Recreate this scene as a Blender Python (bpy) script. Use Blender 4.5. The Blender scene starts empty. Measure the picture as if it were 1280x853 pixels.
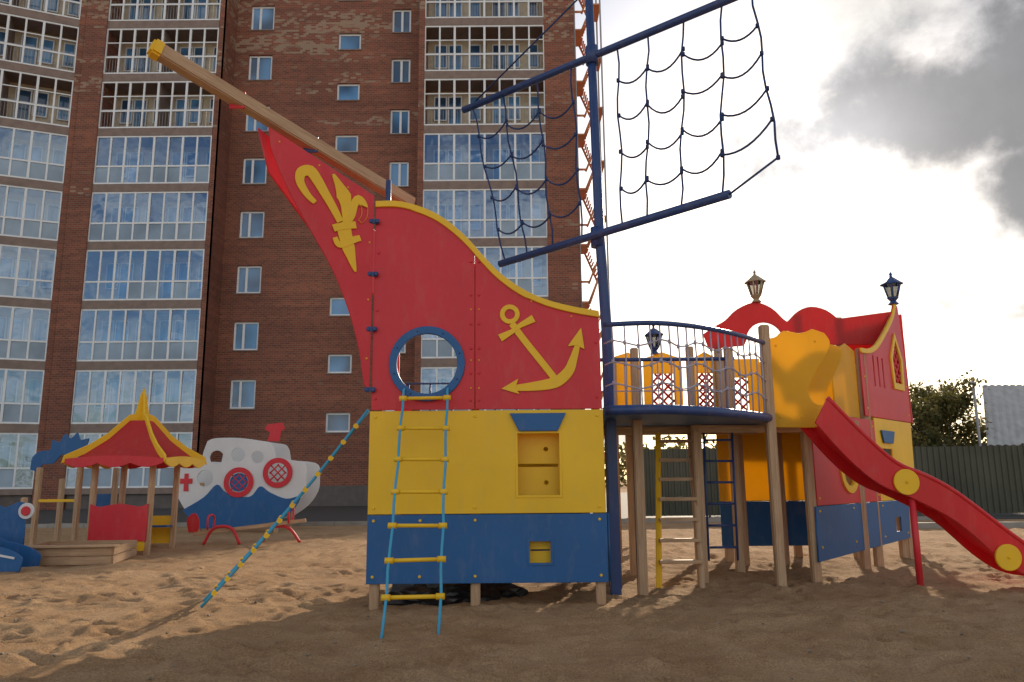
import bpy, bmesh, math, random
import numpy as np
from mathutils import Vector, Matrix, noise
random.seed(7); np.random.seed(7)
S=bpy.context.scene
S.view_settings.view_transform='Standard'; S.view_settings.look='None'; S.view_settings.exposure=0
COL=bpy.context.collection

# ------------------------------------------------------------ materials
def nodes(name):
    m=bpy.data.materials.new(name); m.use_nodes=True
    nt=m.node_tree; b=nt.nodes['Principled BSDF']
    return m,nt,b
def N(nt,t,**k):
    n=nt.nodes.new(t)
    for a,v in k.items(): setattr(n,a,v)
    return n
def ramp(nt,fac,stops):
    r=N(nt,'ShaderNodeValToRGB'); e=r.color_ramp.elements
    while len(e)<len(stops): e.new(0.5)
    for i,(p,c) in enumerate(stops):
        e[i].position=p; e[i].color=(c[0],c[1],c[2],1)
    nt.links.new(fac,r.inputs[0]); return r
def plastic(name,col,rough=0.42,var=0.05,trans=0.0,dust=0.15):
    m,nt,b=nodes(name)
    tc=N(nt,'ShaderNodeTexCoord')
    n1=N(nt,'ShaderNodeTexNoise'); n1.inputs['Scale'].default_value=1.3; n1.inputs['Detail'].default_value=3; n1.inputs['Roughness'].default_value=.6
    nt.links.new(tc.outputs['Object'],n1.inputs[0])
    lo=tuple(c*(1-var*1.6) for c in col); hi=tuple(min(1,c*(1+var)) for c in col)
    r=ramp(nt,n1.outputs[0],[(0.3,lo),(0.7,hi)])
    mp=N(nt,'ShaderNodeMapping'); mp.inputs['Scale'].default_value=(6,6,2.2)
    nt.links.new(tc.outputs['Object'],mp.inputs[0])
    n2=N(nt,'ShaderNodeTexNoise'); n2.inputs['Scale'].default_value=1.5; n2.inputs['Detail'].default_value=5; n2.inputs['Roughness'].default_value=.7
    nt.links.new(mp.outputs[0],n2.inputs[0])
    mr=N(nt,'ShaderNodeMapRange'); mr.inputs[1].default_value=.5; mr.inputs[2].default_value=.85; mr.inputs[4].default_value=dust
    nt.links.new(n2.outputs[0],mr.inputs[0])
    mx=N(nt,'ShaderNodeMixRGB'); mx.inputs[2].default_value=(.50,.40,.30,1)
    nt.links.new(mr.outputs[0],mx.inputs[0]); nt.links.new(r.outputs[0],mx.inputs[1])
    nt.links.new(mx.outputs[0],b.inputs['Base Color'])
    rr=N(nt,'ShaderNodeMapRange'); rr.inputs[3].default_value=rough-.08; rr.inputs[4].default_value=rough+.22
    nt.links.new(n2.outputs[0],rr.inputs[0]); nt.links.new(rr.outputs[0],b.inputs['Roughness'])
    bp=N(nt,'ShaderNodeBump'); bp.inputs['Strength'].default_value=.10; bp.inputs['Distance'].default_value=.01
    nt.links.new(n1.outputs[0],bp.inputs['Height']); nt.links.new(bp.outputs[0],b.inputs['Normal'])
    if trans>0:
        t=N(nt,'ShaderNodeBsdfTranslucent'); nt.links.new(mx.outputs[0],t.inputs[0])
        ms=N(nt,'ShaderNodeMixShader'); ms.inputs[0].default_value=trans
        nt.links.new(b.outputs[0],ms.inputs[1]); nt.links.new(t.outputs[0],ms.inputs[2])
        nt.links.new(ms.outputs[0],nt.nodes['Material Output'].inputs[0])
    return m
RED=plastic('red_hdpe',(.64,.022,.038)); YEL=plastic('yellow_hdpe',(.88,.53,.012)); BLU=plastic('blue_hdpe',(.010,.105,.31))
YELT=plastic('yellow_hdpe_thin',(.90,.58,.03),trans=.5); REDT=plastic('red_hdpe_thin',(.70,.05,.05),trans=.45)
STEELB=plastic('blue_powdercoat',(.020,.055,.19),rough=.35); WHITE=plastic('white_hdpe',(.70,.71,.72)); 
SLIDE=plastic('red_slide',(.72,.02,.028),rough=.3,trans=.18)
ORANGE=plastic('orange_paint',(.62,.24,.11)); GREYM=plastic('grey_metal',(.35,.35,.36),rough=.5)
ROPEB=plastic('light_blue_rope',(.06,.36,.58),rough=.8); ROPED=plastic('dark_blue_rope',(.02,.045,.14),rough=.85); ROPEW=plastic('pale_rope',(.40,.37,.46),rough=.85)
BLACKP=plastic('black_polythene',(.012,.012,.014),rough=.25,dust=.2)

def wood(name,a,b2):
    m,nt,b=nodes(name); tc=N(nt,'ShaderNodeTexCoord')
    mp=N(nt,'ShaderNodeMapping'); mp.inputs['Scale'].default_value=(28,28,2.0); nt.links.new(tc.outputs['Object'],mp.inputs[0])
    n=N(nt,'ShaderNodeTexNoise'); n.inputs['Scale'].default_value=1.6; n.inputs['Detail'].default_value=5; n.inputs['Distortion'].default_value=.8
    nt.links.new(mp.outputs[0],n.inputs[0])
    r=ramp(nt,n.outputs[0],[(.3,a),(.7,b2)]); nt.links.new(r.outputs[0],b.inputs['Base Color'])
    b.inputs['Roughness'].default_value=.6
    bp=N(nt,'ShaderNodeBump'); bp.inputs['Strength'].default_value=.3; bp.inputs['Distance'].default_value=.004
    nt.links.new(n.outputs[0],bp.inputs['Height']); nt.links.new(bp.outputs[0],b.inputs['Normal'])
    return m
WOOD=wood('glazed_pine',(.38,.23,.13),(.56,.38,.23))

def brickmat():
    m,nt,b=nodes('red_brick'); tc=N(nt,'ShaderNodeTexCoord')
    sx=N(nt,'ShaderNodeSeparateXYZ'); nt.links.new(tc.outputs['Object'],sx.inputs[0])
    ad=N(nt,'ShaderNodeMath',operation='ADD'); nt.links.new(sx.outputs[0],ad.inputs[0]); nt.links.new(sx.outputs[1],ad.inputs[1])
    cb=N(nt,'ShaderNodeCombineXYZ'); nt.links.new(ad.outputs[0],cb.inputs[0]); nt.links.new(sx.outputs[2],cb.inputs[1])
    br=N(nt,'ShaderNodeTexBrick'); br.inputs['Scale'].default_value=1.0
    br.inputs['Brick Width'].default_value=.27; br.inputs['Row Height'].default_value=.11; br.inputs['Mortar Size'].default_value=.012
    br.inputs['Color1'].default_value=(.28,.085,.048,1); br.inputs['Color2'].default_value=(.17,.056,.036,1); br.inputs['Mortar'].default_value=(.24,.155,.11,1)
    nt.links.new(cb.outputs[0],br.inputs[0])
    n=N(nt,'ShaderNodeTexNoise'); n.inputs['Scale'].default_value=.3; n.inputs['Detail'].default_value=4; nt.links.new(cb.outputs[0],n.inputs[0])
    r=ramp(nt,n.outputs[0],[(.3,(.84,.84,.86)),(.7,(1.15,1.12,1.08))])
    mu=N(nt,'ShaderNodeMixRGB',blend_type='MULTIPLY'); mu.inputs[0].default_value=1
    nt.links.new(br.outputs[0],mu.inputs[1]); nt.links.new(r.outputs[0],mu.inputs[2])
    mq=N(nt,'ShaderNodeMapping'); mq.inputs['Scale'].default_value=(.12,3.2,1); nt.links.new(cb.outputs[0],mq.inputs[0])
    nq=N(nt,'ShaderNodeTexNoise'); nq.inputs['Scale'].default_value=1; nq.inputs['Detail'].default_value=3; nt.links.new(mq.outputs[0],nq.inputs[0])
    rq=ramp(nt,nq.outputs[0],[(.35,(.82,.82,.84)),(.65,(1.12,1.1,1.08))])
    mu2=N(nt,'ShaderNodeMixRGB',blend_type='MULTIPLY'); mu2.inputs[0].default_value=1; nt.links.new(mu.outputs[0],mu2.inputs[1]); nt.links.new(rq.outputs[0],mu2.inputs[2])
    mp=N(nt,'ShaderNodeMapping'); mp.inputs['Scale'].default_value=(.16,.9,1); nt.links.new(cb.outputs[0],mp.inputs[0])
    n2=N(nt,'ShaderNodeTexNoise'); n2.inputs['Scale'].default_value=1.0; n2.inputs['Detail'].default_value=2; nt.links.new(mp.outputs[0],n2.inputs[0])
    wn=N(nt,'ShaderNodeTexBrick'); wn.inputs['Scale'].default_value=1; wn.inputs['Brick Width'].default_value=.27; wn.inputs['Row Height'].default_value=.11; wn.inputs['Mortar Size'].default_value=0
    wn.inputs['Color1'].default_value=(0,0,0,1); wn.inputs['Color2'].default_value=(1,1,1,1); nt.links.new(cb.outputs[0],wn.inputs[0])
    hz=N(nt,'ShaderNodeMapRange'); hz.inputs[1].default_value=18; hz.inputs[2].default_value=26; hz.inputs[3].default_value=-.25; hz.inputs[4].default_value=-.03; nt.links.new(sx.outputs[2],hz.inputs[0])
    a1=N(nt,'ShaderNodeMath',operation='ADD'); nt.links.new(n2.outputs[0],a1.inputs[0]); nt.links.new(hz.outputs[0],a1.inputs[1])
    a2=N(nt,'ShaderNodeMath',operation='MULTIPLY_ADD'); nt.links.new(wn.outputs[0],a2.inputs[0]); a2.inputs[1].default_value=.30; nt.links.new(a1.outputs[0],a2.inputs[2])
    th=N(nt,'ShaderNodeMapRange'); th.inputs[1].default_value=.66; th.inputs[2].default_value=.74; th.inputs[4].default_value=.6; nt.links.new(a2.outputs[0],th.inputs[0])
    mx=N(nt,'ShaderNodeMixRGB'); mx.inputs[2].default_value=(.42,.32,.22,1); nt.links.new(th.outputs[0],mx.inputs[0]); nt.links.new(mu2.outputs[0],mx.inputs[1])
    nt.links.new(mx.outputs[0],b.inputs['Base Color']); b.inputs['Roughness'].default_value=.85
    return m
BRICK=brickmat()
def simple(name,col,rough=.7,scale=3,var=.15,bump=.2):
    m,nt,b=nodes(name); tc=N(nt,'ShaderNodeTexCoord'); n=N(nt,'ShaderNodeTexNoise'); n.inputs['Scale'].default_value=scale; n.inputs['Detail'].default_value=5
    nt.links.new(tc.outputs['Object'],n.inputs[0])
    r=ramp(nt,n.outputs[0],[(.3,tuple(c*(1-var) for c in col)),(.7,tuple(min(1,c*(1+var)) for c in col))]); nt.links.new(r.outputs[0],b.inputs['Base Color'])
    b.inputs['Roughness'].default_value=rough
    return m
CONC=simple('concrete',(.30,.29,.27)); SLAB=simple('balcony_slab_edge',(.24,.17,.14)); BEIGE=simple('balcony_back_wall',(.60,.50,.36))
PVC=simple('white_pvc',(.78,.79,.80),rough=.4,var=.05); ASPH=simple('asphalt',(.06,.058,.055),scale=12,var=.3); KERB=simple('kerb_concrete',(.30,.28,.25))
FENCEM=simple('olive_steel',(.060,.062,.040),rough=.5,scale=.8,var=.3); SHEDR=simple('corrugated_roofing',(.42,.42,.42)); BARK=simple('bark',(.10,.07,.05)); PLINTH=simple('plinth_render',(.12,.10,.09))
PANB=simple('balcony_lower_panes',(.26,.34,.43),rough=.2,scale=.6,var=.3); PEB=simple('pebble_stone',(.22,.18,.14),scale=30,var=.5)
def glassmat(name,tint,mixf,rough=.02,gc=(.55,.72,.95)):
    m=bpy.data.materials.new(name); m.use_nodes=True; nt=m.node_tree; nt.nodes.clear()
    o=N(nt,'ShaderNodeOutputMaterial'); g=N(nt,'ShaderNodeBsdfGlossy'); g.inputs['Roughness'].default_value=rough; g.inputs[0].default_value=(*gc,1)
    t=N(nt,'ShaderNodeBsdfTransparent'); t.inputs[0].default_value=(*tint,1); ms=N(nt,'ShaderNodeMixShader'); ms.inputs[0].default_value=mixf
    tc=N(nt,'ShaderNodeTexCoord'); n=N(nt,'ShaderNodeTexNoise'); n.inputs['Scale'].default_value=.9; n.inputs['Detail'].default_value=2
    nt.links.new(tc.outputs['Object'],n.inputs[0]); bp=N(nt,'ShaderNodeBump'); bp.inputs['Strength'].default_value=.35; bp.inputs['Distance'].default_value=.06
    nt.links.new(n.outputs[0],bp.inputs['Height']); nt.links.new(bp.outputs[0],g.inputs['Normal'])
    nt.links.new(t.outputs[0],ms.inputs[1]); nt.links.new(g.outputs[0],ms.inputs[2]); nt.links.new(ms.outputs[0],o.inputs[0]); return m
GLASS=glassmat('balcony_glass',(.78,.87,.94),.26)
m,nt,b=nodes('window_glass'); b.inputs['Roughness'].default_value=.08; b.inputs['IOR'].default_value=1.7
WGL=m
n=N(nt,'ShaderNodeTexNoise'); n.inputs['Scale'].default_value=.55; n.inputs['Detail'].default_value=1; tc=N(nt,'ShaderNodeTexCoord'); nt.links.new(tc.outputs['Object'],n.inputs[0])
r=ramp(nt,n.outputs[0],[(.38,(.03,.07,.14)),(.62,(.12,.30,.56))]); nt.links.new(r.outputs[0],b.inputs['Base Color'])

# ------------------------------------------------------------ geometry helpers
def empty(name,loc=(0,0,0)):
    e=bpy.data.objects.new(name,None); COL.objects.link(e); e.empty_display_size=.3; return e
def link(name,me,mat,parent):
    o=bpy.data.objects.new(name,me); COL.objects.link(o)
    if mat: me.materials.append(mat)
    if parent: o.parent=parent
    return o
def panel(name,pts,org,d,mat,parent,th=.022,holes=(),off=0.,bev=.005):
    cu=bpy.data.curves.new(name,'CURVE'); cu.dimensions='2D'; cu.fill_mode='BOTH'; cu.extrude=th/2-bev; cu.bevel_depth=bev; cu.bevel_resolution=1; cu.offset=-bev
    for loop in [pts]+list(holes):
        sp=cu.splines.new('POLY'); sp.points.add(len(loop)-1)
        for i,p in enumerate(loop): sp.points[i].co=(p[0],p[1],0,1)
        sp.use_cyclic_u=True
    ob=bpy.data.objects.new('tmp',cu); COL.objects.link(ob)
    me=bpy.data.meshes.new_from_object(ob.evaluated_get(bpy.context.evaluated_depsgraph_get()))
    bpy.data.objects.remove(ob); bpy.data.curves.remove(cu)
    L=math.hypot(*d); dx,dy=d[0]/L,d[1]/L
    M=Matrix(((dx,0,dy,org[0]+dy*off),(dy,0,-dx,org[1]-dx*off),(0,1,0,org[2] if len(org)>2 else 0),(0,0,0,1)))
    me.transform(M); me.materials.clear()
    return link(name,me,mat,parent)
def circ(cx,cz,rx,rz=None,n=40): 
    rz=rz or rx
    return [(cx+rx*math.cos(2*math.pi*i/n),cz+rz*math.sin(2*math.pi*i/n)) for i in range(n)]
def rect(x0,z0,x1,z1): return [(x0,z0),(x1,z0),(x1,z1),(x0,z1)]
def smooth(pts,n=5):
    out=[]; P=[Vector(p) for p in pts]
    for i in range(len(P)-1):
        p0=P[max(i-1,0)];p1=P[i];p2=P[i+1];p3=P[min(i+2,len(P)-1)]
        for k in range(n):
            t=k/n
            out.append(tuple(.5*((2*p1)+(p2-p0)*t+(2*p0-5*p1+4*p2-p3)*t*t+(3*p1-p0-3*p2+p3)*t**3)))
    out.append(tuple(P[-1])); return out
def ribbon(path,widths):
    L=[];R=[]
    for i,p in enumerate(path):
        a=Vector(path[max(i-1,0)]);b_=Vector(path[min(i+1,len(path)-1)]); t=(b_-a).normalized(); nn=Vector((-t.y,t.x)); w=widths[i] if isinstance(widths,(list,tuple)) else widths
        L.append(tuple(Vector(p)+nn*w/2)); R.append(tuple(Vector(p)-nn*w/2))
    return L+R[::-1]
def tube_mesh(paths,r,seg=8):
    bm=bmesh.new()
    for pts in paths:
        P=[Vector(p) for p in pts]; rings=[]
        T0=(P[1]-P[0]).normalized(); up=Vector((0,0,1)) if abs(T0.z)<.9 else Vector((1,0,0)); nrm=T0.cross(up).normalized()
        for i,p in enumerate(P):
            t=(P[min(i+1,len(P)-1)]-P[max(i-1,0)]).normalized(); nrm=(nrm-t*nrm.dot(t)).normalized(); bn=t.cross(nrm)
            rr=r[i] if isinstance(r,(list,tuple)) else r
            rings.append([bm.verts.new(p+(nrm*math.cos(a)+bn*math.sin(a))*rr) for a in [2*math.pi*k/seg for k in range(seg)]])
        for a,b_ in zip(rings,rings[1:]):
            for k in range(seg):
                f=bm.faces.new((a[k],a[(k+1)%seg],b_[(k+1)%seg],b_[k])); f.smooth=True
        bm.faces.new(rings[0][::-1]); bm.faces.new(rings[-1])
    bmesh.ops.recalc_face_normals(bm,faces=bm.faces)
    me=bpy.data.meshes.new('tube'); bm.to_mesh(me); bm.free(); return me
def tube(name,paths,r,mat,parent,seg=8):
    if not isinstance(paths[0][0],(list,tuple,Vector)): paths=[paths]
    return link(name,tube_mesh(paths,r,seg),mat,parent)
def beam(name,p,q,w,h,mat,parent,bev=.008):
    p=Vector(p);q=Vector(q); d=q-p; L=d.length; t=d.normalized(); up=Vector((0,0,1)) if abs(t.z)<.95 else Vector((0,1,0))
    s=t.cross(up).normalized(); u=s.cross(t)
    bm=bmesh.new(); bmesh.ops.create_cube(bm,size=1)
    bmesh.ops.scale(bm,vec=(w,h,L),verts=bm.verts)
    if bev: bmesh.ops.bevel(bm,geom=bm.edges[:],offset=bev,segments=2,affect='EDGES')
    me=bpy.data.meshes.new(name); bm.to_mesh(me); bm.free()
    M=Matrix(((s.x,u.x,t.x,0),(s.y,u.y,t.y,0),(s.z,u.z,t.z,0),(0,0,0,1))); 
    o=link(name,me,mat,parent); o.matrix_world=Matrix.Translation((p+q)/2)@M; return o
def post(name,x,y,z1,parent,w=.1,mat=None,z0=-.08): return beam(name,(x,y,z0),(x+random.uniform(-.006,.006),y,z1),w,w,mat or WOOD,parent,bev=.012)
class MB:
    def __init__(s): s.v=[];s.f=[]
    def quad(s,a,b_,c_,d_):
        i=len(s.v); s.v+= [a,b_,c_,d_]; s.f.append((i,i+1,i+2,i+3))
    def box(s,x0,x1,y0,y1,z0,z1,T=None):
        i=len(s.v); P=[(x,y,z) for x in (x0,x1) for y in (y0,y1) for z in (z0,z1)]
        if T: P=[T(*p) for p in P]
        s.v+=P; s.f+=[tuple(i+k for k in q) for q in ((0,1,3,2),(4,6,7,5),(0,4,5,1),(2,3,7,6),(0,2,6,4),(1,5,7,3))]
    def make(s,name,mat,parent):
        me=bpy.data.meshes.new(name); me.from_pydata(s.v,[],s.f); me.update()
        bm=bmesh.new(); bm.from_mesh(me); bmesh.ops.recalc_face_normals(bm,faces=bm.faces); bm.to_mesh(me); bm.free()
        return link(name,me,mat,parent)
def bolts(name,plist,org,d,mat,parent,r=.016,off=.016):
    L=math.hypot(*d); dx,dy=d[0]/L,d[1]/L; bm=bmesh.new()
    for (t,z) in plist:
        M=Matrix(((dx,0,dy,org[0]+dx*t+dy*off),(dy,0,-dx,org[1]+dy*t-dx*off),(0,1,0,z),(0,0,0,1)))
        bmesh.ops.create_cone(bm,cap_ends=True,segments=10,radius1=r,radius2=r*.6,depth=.014,matrix=M)
    me=bpy.data.meshes.new(name); bm.to_mesh(me); bm.free(); return link(name,me,mat,parent)

# ------------------------------------------------------------ ground
def axis(core0,core1,step,end0,end1,g):
    a=list(np.arange(core0,core1,step)); s=step; x=a[-1]
    while x<end1: s*=g; x+=s; a.append(x)
    s=step; x=core0; b_=[]
    while x>end0: s*=g; x-=s; b_.append(x)
    return np.array(b_[::-1]+a)
xs=axis(-6.5,6.5,.038,-700,700,1.03); ys=axis(3.2,10.5,.038,-60,1200,1.026)
X,Y=np.meshgrid(xs,ys); Z=np.zeros_like(X)
def fbm(X,Y,sc,seed,oc=4):
    out=np.zeros_like(X); amp=1
    for o in range(oc):
        rs=np.random.RandomState(seed+o); G=rs.rand(128,128)
        a=.6*o+.3; U=(X*math.cos(a)-Y*math.sin(a))*sc*(2**o)+37; V=(X*math.sin(a)+Y*math.cos(a))*sc*(2**o)+91
        ui=np.floor(U).astype(int); vi=np.floor(V).astype(int); fu=U-ui; fv=V-vi; fu=fu*fu*(3-2*fu); fv=fv*fv*(3-2*fv)
        g=lambda i,j:G[i%128,j%128]
        out+=amp*((g(ui,vi)*(1-fu)+g(ui+1,vi)*fu)*(1-fv)+(g(ui,vi+1)*(1-fu)+g(ui+1,vi+1)*fu)*fv-.5); amp*=.55
    return out
mask=np.clip((21-Y)/3,0,1)*np.clip((Y+6)/3,0,1)*np.clip((26-np.abs(X))/5,0,1)
Z=fbm(X,Y,.45,1,3)*.06+fbm(X,Y,3.0,11,5)*.048
rs=np.random.RandomState(5)
for i in range(3400):
    fy=3.2+17*rs.rand()**1.25; fx=(rs.rand()-.5)*2*(3+fy*.75)
    a=rs.rand()*6.28; L=.08+.05*rs.rand(); W=.04+.03*rs.rand(); dp=.010+.028*rs.rand()
    ix0,ix1=np.searchsorted(xs,[fx-.32,fx+.32]); iy0,iy1=np.searchsorted(ys,[fy-.32,fy+.32])
    if ix1-ix0<2 or iy1-iy0<2: continue
    sx=X[iy0:iy1,ix0:ix1]-fx; sy=Y[iy0:iy1,ix0:ix1]-fy
    u=(sx*math.cos(a)+sy*math.sin(a))/L; v=(-sx*math.sin(a)+sy*math.cos(a))/W; q=u*u+v*v
    Z[iy0:iy1,ix0:ix1]+= -dp*np.exp(-q*1.1)+dp*.5*np.exp(-((np.sqrt(q)-1.7)**2)*3.5)
Z=Z*mask-(1-mask)*.012
def hgt(x,y):
    i=min(max(np.searchsorted(xs,x),0),len(xs)-1); j=min(max(np.searchsorted(ys,y),0),len(ys)-1); return float(Z[j,i])
ny,nx=X.shape
me=bpy.data.meshes.new('sand_ground'); V=np.stack([X,Y,Z],-1).reshape(-1,3)
idx=np.arange(nx*ny).reshape(ny,nx); F=np.stack([idx[:-1,:-1],idx[:-1,1:],idx[1:,1:],idx[1:,:-1]],-1).reshape(-1,4)
me.vertices.add(len(V)); me.vertices.foreach_set('co',V.ravel()); me.loops.add(F.size); me.loops.foreach_set('vertex_index',F.ravel())
me.polygons.add(len(F)); me.polygons.foreach_set('loop_start',np.arange(0,F.size,4)); me.polygons.foreach_set('loop_total',np.full(len(F),4)); me.update(calc_edges=True)
me.polygons.foreach_set('use_smooth',np.ones(len(F),bool))
m,nt,b=nodes('sand'); tc=N(nt,'ShaderNodeTexCoord')
n1=N(nt,'ShaderNodeTexNoise'); n1.inputs['Scale'].default_value=1.4; n1.inputs['Detail'].default_value=8; n1.inputs['Roughness'].default_value=.68; nt.links.new(tc.outputs['Object'],n1.inputs[0])
r=ramp(nt,n1.outputs[0],[(.3,(.36,.215,.11)),(.5,(.46,.295,.165)),(.72,(.54,.37,.22))])
n2=N(nt,'ShaderNodeTexNoise'); n2.inputs['Scale'].default_value=70; n2.inputs['Detail'].default_value=4; n2.inputs['Roughness'].default_value=.8; nt.links.new(tc.outputs['Object'],n2.inputs[0])
r2=ramp(nt,n2.outputs[0],[(.32,(.55,.52,.50)),(.6,(1.12,1.12,1.12))])
mu=N(nt,'ShaderNodeMixRGB',blend_type='MULTIPLY'); mu.inputs[0].default_value=1; nt.links.new(r.outputs[0],mu.inputs[1]); nt.links.new(r2.outputs[0],mu.inputs[2])
nt.links.new(mu.outputs[0],b.inputs['Base Color']); b.inputs['Roughness'].default_value=.95; b.inputs['Specular IOR Level'].default_value=.12
n3=N(nt,'ShaderNodeTexNoise'); n3.inputs['Scale'].default_value=18; n3.inputs['Detail'].default_value=7; n3.inputs['Roughness'].default_value=.78; nt.links.new(tc.outputs['Object'],n3.inputs[0])
bp=N(nt,'ShaderNodeBump'); bp.inputs['Strength'].default_value=.95; bp.inputs['Distance'].default_value=.035; nt.links.new(n3.outputs[0],bp.inputs['Height']); nt.links.new(bp.outputs[0],b.inputs['Normal'])
link('sand_ground',me,m,None)
mb=MB(); mb.box(-60,60,22.2,70,-.05,.01); mb.make('asphalt_pavement',ASPH,None)
mb=MB()
x=-40
while x<12: mb.box(x+.006,x+.994,22.0,22.16,-.1,.10+random.uniform(-.01,.01)); x+=1.0
mb.make('kerb',KERB,None)
mb=MB(); x=9.5
while x<26: mb.box(x+.006,x+.994,18.6,18.75,-.1,.12); x+=1.0
mb.make('kerb',KERB,None)
# scattered pebbles and clods on the sand
bm=bmesh.new(); rs2=random.Random(12)
for i in range(420):
    y=3.4+9*rs2.random()**1.4; x=(rs2.random()-.5)*2*(1.5+y*.75); s_=.004+.012*rs2.random()**2
    M=Matrix.Translation((x,y,hgt(x,y)+s_*.3))@Matrix.Rotation(rs2.random()*6,4,'Z')@Matrix.Diagonal((s_*(1+rs2.random()),s_,s_*.7,1))
    bmesh.ops.create_icosphere(bm,subdivisions=1,radius=1,matrix=M)
me=bpy.data.meshes.new('pebbles'); bm.to_mesh(me); bm.free(); link('pebbles',me,PEB,None)

# ------------------------------------------------------------ apartment block
apt=empty('brick_apartment_block')
brick=MB(); frames=MB(); wg=MB(); glass=MB(); slabs=MB(); beige=MB(); rails=MB(); plinth=MB(); panb=MB(); curt=MB()
ZT=43.0
def wall(x0,x1,z0,z1,ops,T,rev=.16):
    cx=sorted(set([x0,x1]+[o[0] for o in ops]+[o[1] for o in ops])); cz=sorted(set([z0,z1]+[o[2] for o in ops]+[o[3] for o in ops]))
    for a,b_ in zip(cx,cx[1:]):
        for c_,d_ in zip(cz,cz[1:]):
            mx,mz=(a+b_)/2,(c_+d_)/2
            if any(o[0]<mx<o[1] and o[2]<mz<o[3] for o in ops): continue
            brick.quad(T(a,0,c_),T(b_,0,c_),T(b_,0,d_),T(a,0,d_))
    for (a,b_,c_,d_) in ops:
        brick.quad(T(a,0,c_),T(a,rev,c_),T(a,rev,d_),T(a,0,d_)); brick.quad(T(b_,0,c_),T(b_,rev,c_),T(b_,rev,d_),T(b_,0,d_))
        slabs.box(a-.05,b_+.05,-.05,rev,c_-.05,c_+.01,T); brick.quad(T(a,0,d_),T(a,rev,d_),T(b_,rev,d_),T(b_,0,d_))
def window(a,b_,c_,d_,T,y=.12,split=None,fw=.10):
    frames.box(a,b_,y,y+.07,c_,c_+fw,T); frames.box(a,b_,y,y+.07,d_-fw,d_,T)
    frames.box(a,a+fw,y,y+.07,c_+fw,d_-fw,T); frames.box(b_-fw,b_,y,y+.07,c_+fw,d_-fw,T)
    if split: frames.box(split-fw*.6,split+fw*.6,y-.004,y+.066,c_+fw,d_-fw,T)
    wg.quad(T(a+fw,y+.04,c_+fw),T(b_-fw,y+.04,c_+fw),T(b_-fw,y+.04,d_-fw),T(a+fw,y+.04,d_-fw))
def TT(ox,oy,dx,dy):
    L=math.hypot(dx,dy); dx/=L;dy/=L
    return lambda x,y,z:(ox+dx*x-dy*y, oy+dy*x+dx*y, z)
T=TT(0,38.8,1,0); ops=[]
for k in range(-1,12):
    for (a,b_,zc,hh,sp) in ((-14.35,-13.05,5.6,.75,-13.85),(-9.45,-8.2,4.12,.5,None),(-6.5,-5.45,5.35,.72,-5.95)):
        z=zc+3.0*k
        if z<2.5 or z>40: continue
        if a==-6.5 and z<3: continue
        ops.append((a,b_,z-hh,z+hh)); window(a,b_,z-hh,z+hh,T,split=sp)
wall(-15.1,-4.5,-.2,ZT,ops,T)
brick.quad((-15.1,37.0,-.2),(-15.1,38.8,-.2),(-15.1,38.8,ZT),(-15.1,37.0,ZT))
brick.box(-15.35,-15.1,37.0,37.25,-.2,ZT); brick.box(-22.35,-21.25,36.9,39.5,-.2,ZT)
brick.box(-4.75,-4.45,36.95,39.2,-.2,ZT); brick.box(1.82,3.40,36.95,52,-.2,ZT)
def balcony(x0,x1,T,depth=1.4):
    n=int(round((x1-x0)/.76)); w=(x1-x0)/n
    for k in range(0,14):
        z0=.98+3.04*k; z1=z0+2.62
        if z0>40: break
        slabs.box(x0,x1,-.03,depth,z1+.0,z0+3.04,T)
        glazed=(k<6) 
        fw=.085
        frames.box(x0,x1,0,.07,z0,z0+fw,T); frames.box(x0,x1,0,.07,z1-fw,z1,T); frames.box(x0,x1,0,.07,z0+.92,z0+.92+fw,T)
        for i in range(n+1):
            xx=x0+i*w; ww=.085 if i%2 else .11
            a=max(x0,xx-ww/2); b_=min(x1,xx+ww/2)
            frames.box(a,b_,-.006,.064,z0+fw,z0+.92,T); frames.box(a,b_,-.006,.064,z0+.92+fw,z1-fw,T)
        if not glazed: frames.box(x0,x1,0,.07,z0+1.75,z0+1.80,T)
        if glazed:
            for i in range(n):
                j=random.uniform(-.014,.014); j2=random.uniform(-.014,.014)
                for (c_,d_,G_) in ((z0+fw,z0+.92,panb),(z0+.92+fw,z1-fw,glass)):
                    if G_ is panb and random.random()<.25: G_=glass
                    G_.quad(T(x0+i*w+.02,.035+j,c_),T(x0+(i+1)*w-.02,.035-j,c_),T(x0+(i+1)*w-.02,.035-j+j2,d_),T(x0+i*w+.02,.035+j+j2,d_))
        else:
            rails.box(x0+.05,x1-.05,.09,.12,z0+1.05,z0+1.09,T)
            nn=int((x1-x0)/.15)
            for i in range(nn): rails.box(x0+.08+i*.15,x0+.095+i*.15,.09,.11,z0+.1,z0+1.05,T)
        ww=x1-x0
        beige.quad(T(x0,depth,z0-.1),T(x1,depth,z0-.1),T(x1,depth,z1+.1),T(x0,depth,z1+.1))
        for (fa,fb,za,zb) in ((.06,.17,.9,2.3),(.18,.30,.1,2.3),(.36,.46,.9,2.3),(.56,.68,.1,2.3),(.69,.80,.9,2.3),(.87,.96,.9,2.3)):
            a=x0+fa*ww;b_=x0+fb*ww; window(a,b_,z0+za,z0+zb,lambda x,y,z:T(x,y+depth-.22,z),fw=.06)
        slabs.box(x0+ww*.5-.06,x0+ww*.5+.06,.15,depth,z0,z1,T)
    slabs.box(x0,x1,-.03,depth,.7,.98,T)
    plinth.box(x0+.05,x1-.05,.12,depth,-.2,.7,T)
balcony(-21.25,-15.35,TT(0,37.0,1,0)); balcony(-4.45,1.82,TT(0,37.0,1,0))
TW=TT(-22.35,37.0,.92,.39)
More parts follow.
